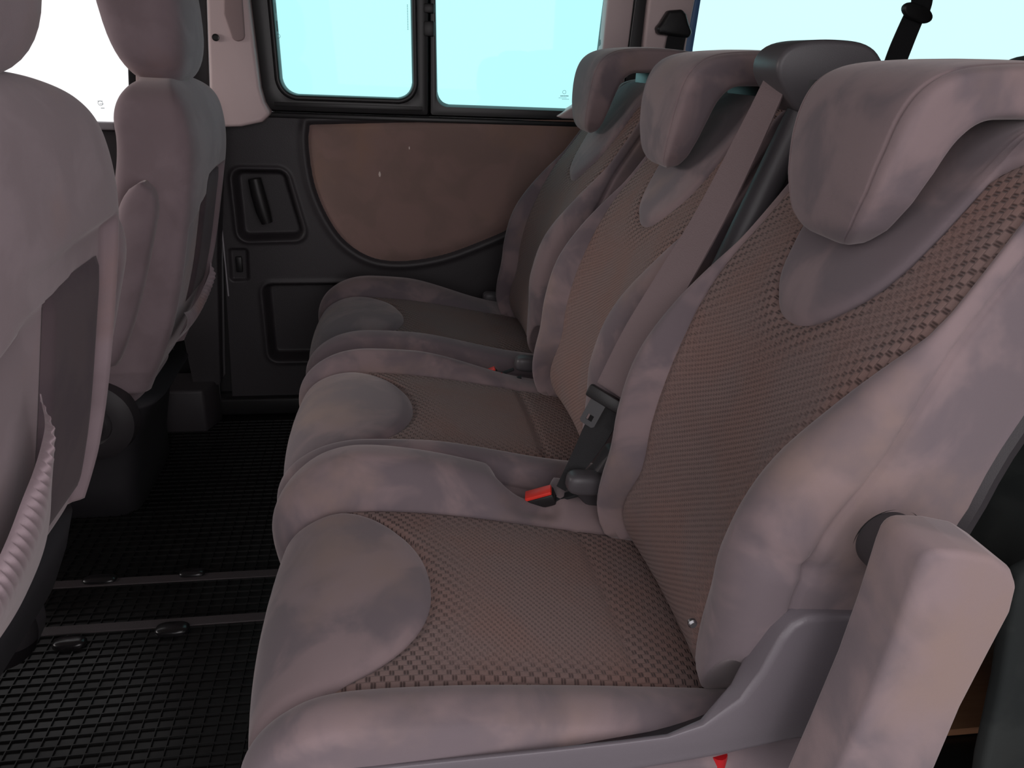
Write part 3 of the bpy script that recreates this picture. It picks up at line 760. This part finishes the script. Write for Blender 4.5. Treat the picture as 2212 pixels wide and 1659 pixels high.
def sdf(px, pz, poly):
    P = np.array(poly); d = np.full(px.shape, 1e9); ins = np.zeros(px.shape, bool); n = len(P)
    for i in range(n):
        a, b = P[i], P[(i+1) % n]; e = b-a
        t_ = np.clip(((px-a[0])*e[0]+(pz-a[1])*e[1])/(e.dot(e)+1e-12), 0, 1)
        d = np.minimum(d, np.hypot(px-a[0]-t_*e[0], pz-a[1]-t_*e[1]))
        c = ((a[1] > pz) != (b[1] > pz)) & (px < (b[0]-a[0])*(pz-a[1])/(b[1]-a[1]+1e-12)+a[0]); ins ^= c
    return np.where(ins, d, -d)
cup = rpoly(q2([(500, 366), (617, 368), (662, 516), (517, 520)], WY), .022)
well = rpoly(q2([(566, 614), (760, 612), (800, 776), (583, 780)], WY), .022)
latch = rpoly(q2([(493, 537), (535, 537), (538, 606), (498, 608)], WY), .008)
ins_o = q2([(666, 268), (663, 300), (667, 350), (678, 405), (700, 460), (730, 508), (765, 540), (805, 560), (850, 567), (905, 564), (970, 550), (1040, 524), (1110, 493), (1200, 440), (1270, 380), (1320, 320), (1345, 265), (1200, 259), (940, 262)], WY)
ins_s = bez(ins_o+[ins_o[0]], 260)[:-1]
nx, nz_ = 300, 230
gx, gz = np.meshgrid(np.linspace(-.40, .66, nx), np.linspace(.045, .778, nz_)); lean = (gz-.3)*-.012
gx = gx+np.interp(gz, [.04, .75], [-.008, .018])*(1-(np.arange(nx)/(nx-1)))[None, :]
sc_, sw_, sl_, si_ = sdf(gx, gz, cup), sdf(gx, gz, well), sdf(gx, gz, latch), sdf(gx, gz, ins_s)
yy = WY+0*gx+.032*ss(-.001, .013, sc_)-.005*np.exp(-((sc_+.004)/.005)**2)+.045*ss(-.002, .015, sw_)-.003*np.exp(-((sw_+.004)/.006)**2)+.010*ss(0, .004, sl_)
yy = yy-.004*np.exp(-((si_+.010)/.008)**2)+.006*ss(-.003, .003, si_)-.014*ss(.765, .778, gz)*0
V = np.stack([gx, yy, gz], -1).reshape(-1, 3); F = [(i*nx+j, (i+1)*nx+j, (i+1)*nx+j+1, i*nx+j+1) for i in range(nz_-1) for j in range(nx-1)]
F = [f[::-1] for f in F]
door = thing('door_1', None, None, (.1, WY, .04), None, 'structure')
raw('door_panel', V, F, DOORP, door, sharp=0)
# padded insert
ci = np.array([np.mean([p[0] for p in ins_s]), np.mean([p[1] for p in ins_s])+.03]); V = []; F = []; K = 26; n_ = len(ins_s)
for k in range(K+1):
    f_ = 1-k/K; h = .010*(1-(1-min(1, (1-f_)*7))**2)
    for q in ins_s: V.append((ci[0]+(q[0]-ci[0])*f_*.994, WY+.006-h, ci[1]+(q[1]-ci[1])*f_*.994))
F = [(k*n_+i, k*n_+(i+1) % n_, (k+1)*n_+(i+1) % n_, (k+1)*n_+i) for k in range(K) for i in range(n_)]
raw('padded_insert', V, F, VELDOOR, door, sharp=0)
def chip(px, py, r): 
    p = at(px, py, y=WY-.005); solid('scuff', [(p[0]+r*a, p[2]+r*b) for a, b in ((-.45, 0), (-.25, .8), (.1, 1.3), (.4, .6), (.5, -.2), (.2, -1), (-.2, -.8))], WY-.0052, WY-.004, CHIP, door, 0)
CHIP = plastic('bare_foam', (.8, .68, .62), .8, 0)
chip(820, 377, .0062); chip(884, 320, .0035)
hp = [at(x, y, y=WY+.002) for x, y in ((550, 386), (558, 420), (568, 455), (577, 482))]
tube('handle', hp, [.016, .018, .018, .014], BLK, door, 14, .9)
p = at(516, 572, y=WY-.002); box('latch_striker', (p[0]-.008, p[0]+.008), (WY-.002, WY+.008), (p[2]-.02, p[2]+.02), BLK, door, .003)
# top shelf of the door under the window
box('belt_rail', (-.385, .66), (WY-.006, WY+.05), (.772, .784), FRAME, door, .004)
box('edge_highlight', (-.394, -.3905), (WY-.001, WY+.004), (.33, .70), LGREY, door, .001)  # pale strip painting the highlight along the door edge

def lx(p1, p2, z, y=WY):
    a, b = at(*p1, y=y), at(*p2, y=y); return float(a[0]+(b[0]-a[0])*(z-a[2])/(b[2]-a[2]))
ZT = 1.20
outer = [(lx((528, 0), (560, 230), ZT), ZT), (lx((530, 0), (562, 230), .785), .785), (lx((1318, 0), (1303, 90), .785)+.01, .785), (lx((1318, 0), (1303, 90), ZT), ZT)]
split = at(928, 120, y=WY)[0]
lp = [(lx((592, 0), (607, 170), ZT)), ZT-.03], [lx((592, 0), (607, 170), .826), .826], [lx((888, 0), (891, 160), .826), .826], [lx((888, 0), (891, 160), ZT), ZT-.03]
rp = [lx((943, 0), (946, 190), ZT), ZT-.03], [lx((943, 0), (946, 190), .814), .814], [lx((1311, 0), (1300, 90), .814), .814], [lx((1311, 0), (1300, 90), ZT), ZT-.03]
fo = [outer[0], outer[1], (float(split), .785), (float(split), ZT)]
fo2 = [(float(split), ZT), (float(split), .785), outer[2], outer[3]]
w2 = thing('window_2', None, None, (.1, WY, .79), None, 'structure')
ring('window_frame', rpoly(fo, [.02, .03, .001, .001]), rpoly(lp, [.03, .035, .035, .03]), WY-.006, WY+.04, FRAME, w2, .006, 9)
ring('window_frame', rpoly(fo2, [.001, .001, .02, .02]), rpoly(rp, [.03, .03, .03, .03]), WY+.004, WY+.04, FRAME, w2, .002, 7)
ring('sash', rpoly(offset_poly(lp, -.014), [.04, .047, .047, .04]), rpoly(lp, [.03, .035, .035, .03]), WY-.013, WY+.0, BLK, w2, .003, 7)
a_, b_ = at(592, 216, y=WY-.012), at(912, 230, y=WY-.012)
box('slide_rail', (float(a_[0]), float(b_[0])), (WY-.013, WY), (.7985, .8085), BLK, w2, .001)
for yy_ in ((8, 28), (46, 78)):
    a_, b_ = at(914, yy_[1], y=WY-.005), at(938, yy_[0], y=WY-.005); box('catch', (float(a_[0]), float(b_[0])), (WY-.012, WY), (float(a_[2]), float(b_[2])), BLK, w2, .003)
solid('pane', offset_poly(lp, -.006), WY+.014, WY+.0165, G_CYAN, w2, 0, smooth=False)
solid('pane', offset_poly(rp, -.006), WY+.024, WY+.0265, G_CYAN, w2, 0, smooth=False)
def mark(cx_, cy_, w_, h_, y, par):
    a_, b_ = at(cx_-w_/2, cy_+h_/2, y=y), at(cx_+w_/2, cy_-h_/2, y=y)
    box('glass_mark', (min(a_[0], b_[0]), max(a_[0], b_[0])), (y-.0004, y), (min(a_[2], b_[2]), max(a_[2], b_[2])), INK2, par, 0)
def cmark(cx_, cy_, r, y, par):
    c_ = at(cx_, cy_, y=y); k = r/1700*2.1
    V = []; n = 24
    for rr in (k, k*.84):
        for i in range(n): V.append((c_[0]+rr*math.cos(2*math.pi*i/n), y-.0003, c_[2]+rr*math.sin(2*math.pi*i/n)))
    raw('glass_mark', V, [(i, (i+1) % n, n+(i+1) % n, n+i) for i in range(n)], INK2, par, False)
INK2 = plastic('glass_print', (.22, .42, .42), .6, 0)
cmark(1219, 199, 3.8, WY+.023, w2)
for i in range(5): mark(1212+i*3.6, 207.3, 2.6, 1.8, WY+.023, w2)
for i in range(6): mark(1208+i*2.9, 211.4, 1.8, .9, WY+.023, w2)
for i in range(6): mark(1215+i*2.6, 214.3, 1.8, .9, WY+.023, w2)
cmark(601, 78, 4.0, WY+.013, w2)
for i in range(7): mark(598-.0+i*.27, 46+i*3.4, 2.6, 2.3, WY+.013, w2)
for i in range(8): mark(594+i*.25, 7+i*2.9, 1.3, 1.8, WY+.013, w2)
for i in range(16): mark(880+i*.08, 11+i*3.5, 1.4, 1.9, WY+.013, w2)
# pillars
def trim(n, pts, y0, y1, mat, bev=.004, ax='y'):
    o = solid('trim_%d' % n, pts, y0, y1, mat, None, bev, 3, ax); struct(o); return o
bp_ = q2([(455, 276), (452, 180), (446, 0), (440, -150), (528, -150), (537, 0), (552, 120), (561, 190), (570, 222), (584, 246), (566, 264), (520, 274)], 2.0)
trim(1, bp_, 2.0, 2.06, BEIGE, .008)
sl = rpoly(q2([(484, -150), (500, -150), (524, 0), (530, 86), (505, 92), (484, 30)], 1.998), .012)
trim(2, sl, 1.994, 2.02, BEIGE2 if 'BEIGE2' in globals() else plastic('adjuster_groove', (.36, .26, .26), .6, .1), .004)
hp_ = at(466, 81, y=1.999)
hole = disc_y('screw_cap', (hp_[0], 1.996, hp_[2]), [(.0001, 0), (.0048, 0), (.005, .0003), (.0075, -.0008), (.0078, .004)], BLK); tag(hole, 'small dark screw cap in the beige pillar left of the side window', 'screw cap')
# seal and door frame between the front window and the pillar
trim(3, q2([(318, 300), (316, 200), (310, -150), (438, -150), (446, 0), (455, 280)], WY-.01), WY-.01, 2.06, BLK, .003)
trim(4, q2([(296, 300), (293, 180), (284, -150), (310, -150), (317, 200), (319, 300)], WY), WY, 2.06, BEIGE, .002)
trim(5, q2([(281, 280), (277, 180), (266, -150), (285, -150), (293, 180), (296, 280)], WY), WY, 2.06, BLK, .002)
# front door below its window
w_ = [(-2.2, 0), (-2.2, .742), (float(at(296, 250, y=WY)[0]), .742), (float(at(296, 250, y=WY)[0]), 0)]
d2 = solid('door_2', w_, WY, 2.10, DGR, None, .004); struct(d2)
trim(6, [(-2.2, .735), (-2.2, .752), (-.60, .752), (-.60, .735)], WY-.03, WY+.0, LGREY, .004)
w1 = solid('window_1', [(-2.15, .742), (-2.15, ZT), (float(at(278, 0, y=WY)[0]), ZT), (float(at(278, 250, y=WY)[0]), .742)], WY+.03, WY+.033, G_CLR, None, 0, smooth=False); struct(w1)
cmark(217, 223, 4.5, WY+.02, w1)
for i in range(4): mark(212+i*2.8-i*0, 218.5, 1.8, 1.2, WY+.02, w1); mark(216-i*0+i*2.2, 224.5, 1.5, 1.2, WY+.02, w1); mark(219+i*2, 233.5, 1.6, 1.2, WY+.02, w1)
# dark lower pillar and step
trim(7, q2([(480, 275), (474, 400), (470, 560), (476, 832), (418, 835), (390, 700), (395, 280)], 1.99), 1.99, 2.07, DGR, .004)
trim(8, [(-.62, 1.93), (-.455, 1.93), (-.43, 2.0), (-.44, 2.06), (-.62, 2.06)], .0, .118, DGR, .008, 'z')
trim(9, [(-.60, 0), (-.60, .76), (-.38, .76), (-.38, 0)], 2.085, 2.10, BLK, 0)
# sill under the sliding door
trim(10, [(-.46, 2.03), (.68, 2.03), (.68, 2.12), (-.46, 2.12)], 0.0, .05, BLK, .008, 'z')
# right hand trim of the sliding door, seal, rear pillar
trim(11, q2([(1321, -150), (1312, 0), (1303, 95), (1288, 170), (1262, 215), (1203, 252), (1215, 256), (1340, 262), (1352, 150), (1358, 95), (1370, 0), (1386, -150)], WY-.012), WY-.012, 2.08, BEIGE3 if 'BEIGE3' in globals() else BEIGE, .005)
trim(12, q2([(1386, -150), (1370, 0), (1358, 95), (1340, 262), (1330, 600), (1365, 600), (1384, 262), (1392, 95), (1403, 0), (1420, -150)], WY+.005), WY+.005, 2.08, BLK, .002)
tube_pts = [at(x, y, y=WY) for x, y in ((1390, -150), (1374, 0), (1361, 95), (1345, 262))]
sealo = tube('trim_13', tube_pts, .0022, plastic('seal_sheen', (.12, .12, .12), .3, 0), None, 8); struct(sealo)
trim(14, q2([(1420, -150), (1403, 0), (1392, 95), (1384, 262), (1370, 600), (1440, 600), (1470, 262), (1483, 100), (1502, 0), (1530, -150)], WY-.02), WY-.02, 2.08, BEIGE, .006)
trim(15, q2([(1528, -150), (1502, 0), (1480, 105), (1465, 262), (1482, 262), (1497, 105), (1514, 0), (1540, -150)], WY+.0), WY+.0, 2.08, BODY, .002)
bl = at(1500, 200, y=WY)
wf = solid('wall_far', [(.66, 0), (.66, .80), (2.6, .80), (2.6, 0)], WY, 2.12, DGR, None, .004); struct(wf)
w3 = solid('window_3', [(lx((1508, 50), (1497, 105), .80), .80), (2.55, .80), (2.55, ZT), (lx((1508, 50), (1497, 105), ZT)-.02, ZT)], WY+.03, WY+.033, G_PALE, None, 0, smooth=False); struct(w3)
# upper side wall, roof, ends and near side with the open doorway the camera looks through
wt = box('wall_top', (-2.2, 2.6), (WY-.02, 2.12), (ZT-.02, 1.30), ROOF, None, .0); struct(wt)
rf = box('ceiling', (-2.2, 2.6), (.28, 2.14), (1.29, 1.33), ROOF, None, 0); struct(rf)
for nm, pts in (('wall_near_rear', [(.80, 0), (.80, 1.29), (2.6, 1.29), (2.6, 0)]), ('wall_near_front', [(-.50, 0), (-.50, 1.29), (-2.2, 1.29), (-2.2, 0)])):
    o = solid(nm, pts, .28, .33, DGR, None, 0); struct(o)
o = box('wall_rear', (2.58, 2.62), (.28, 2.14), (-.04, 1.3), DGR, None, 0); struct(o)
o = solid('wall_front', [(.28, -.04), (.28, .80), (2.14, .80), (2.14, -.04)], -2.22, -2.18, DGR, None, 0, axis='x'); struct(o)

# belt guide on the rear pillar
g = thing('belt_guide', 'black belt guide with black webbing on the pale pillar right of the side window', 'belt guide', tuple(at(1460, 60, y=WY-.02)))
gp = rpoly(q2([(1446, 22), (1475, 20), (1484, 30), (1490, 52), (1497, 70), (1490, 82), (1424, 74), (1420, 60), (1430, 48)], WY-.05), .008)
solid('guide_cover', gp, WY-.05, WY-.02, BLK, g, .008, 4)
gb = [at(x, y, y=WY-.035) for x, y in ((1462, 78), (1456, 110), (1450, 160), (1442, 260), (1435, 380))]
ribbon('webbing', gb, [.046, .05, .052, .052], WEBK, g, [(1, 0, .1), (1, 0, .1)])
# rear belt hanging before the quarter window
g = thing('rear_seat_belt', 'black belt hanging in front of the pale rear quarter window', 'seat belt', tuple(at(1975, 20, y=1.45)))
gb = [at(x, y, y=1.45) for x, y in ((2010, -160), (1996, -60), (1990, 12), (1975, 35), (1945, 105), (1925, 160), (1890, 260))]
ribbon('webbing', gb, [.046, .046, .040, .044, .045, .045], WEBK, g, [(1, 0, .2), (1, 0, .35)])
c_ = Vector(at(1981, 28, y=1.44)); axg = Vector((1, 0, -.22)).normalized()
gp = []
for i in range(28):
    th = 2*math.pi*i/28; gp.append((c_.x+.032*math.cos(th)*axg.x*(1-.1*abs(math.sin(th))), c_.z+.032*math.cos(th)*axg.z+.013*math.sin(th)*(1+.35*abs(math.cos(th)))))
solid('slip_guide', gp, 1.434, 1.447, BLK, g, .004, 3)

# ---------------------------------------------------------------- third row and load floor
wd = solid('wooden_board', [(.50, .785), (1.25, .772), (1.25, 1.35), (.50, 1.35)], .002, .014, WOOD, None, .002, 1, 'z'); tag(wd, 'brown wood grained board lying on the floor behind the bench', 'board')
r3 = thing('third_row_seat', 'dark grey green third row seat behind the near place of the bench', 'car seat', (1.15, 1.2, 0))
path = [(.93, .12), (.89, .20), (.875, .30), (.90, .37), (.96, .40), (1.2, .39), (1.32, .38)]
def slab(name, path, y0, y1, th, mat, par, n=40, M=20):
    sh = Shell(path, 200); ss_ = np.linspace(0, sh.L, n); V = []; F = []
    vs_ = [(-1, -th), (-1, -.02)]+[(-1+.06*(1-math.cos(a)), -.02*(1-math.sin(a))) for a in np.linspace(0, math.pi/2, 6)]+[(0, .006)]+[(1-.06*(1-math.cos(a)), -.02*(1-math.sin(a))) for a in np.linspace(math.pi/2, 0, 6)]+[(1, -.02), (1, -th)]
    for s_ in ss_:
        c, nn = sh.at(np.array([s_])); c, nn = c[0], nn[0]
        for v, h in vs_: V.append((c[0]+nn[0]*h, (y0+y1)/2+v*(y1-y0)/2, c[1]+nn[1]*h))
    m = len(vs_); F = [(i*m+k, i*m+k+1, (i+1)*m+k+1, (i+1)*m+k) for i in range(n-1) for k in range(m-1)]
    F += [tuple(range(m)), tuple((n-1)*m+k for k in range(m))[::-1]]
    F = [f[::-1] for f in F]
    return raw(name, V, F, mat, par, sharp=50)
for y0, y1 in ((.62, 1.22), (1.25, 1.85)):
    slab('seat_cushion', path, y0, y1, .16, CAR3, r3)
    slab('backrest', [(1.26, .36), (1.30, .50), (1.36, .68), (1.42, .84), (1.48, .87)], y0+.01, y1-.01, .09, CAR3, r3)
for y_ in (.92, 1.30, 1.62):
    secs = []
    for a in np.linspace(-math.pi/2, math.pi/2, 18):
        s_ = max(.02, abs(math.cos(a)))**(2/3); secs.append((1.42, y_, .925+.055*math.copysign(abs(math.sin(a))**(2/3), math.sin(a)), .05*s_, .12*s_))
    sect_loft('headrest', secs, CAR3, r3, 3.2, 40)
solid('side_panel', q2([(2205, 1250), (2188, 1330), (2166, 1480), (2128, 1650), (2118, 1720), (2400, 1700), (2420, 1240), (2300, 1200)], .62), .62, .645, CAR3, r3, .008, 3)

# showroom ground around the van
gr = box('ground', (-8, 8), (-7, 9), (-.42, -.36), plastic('showroom_ground', (.12, .115, .115), .6, 0), None, 0); struct(gr)
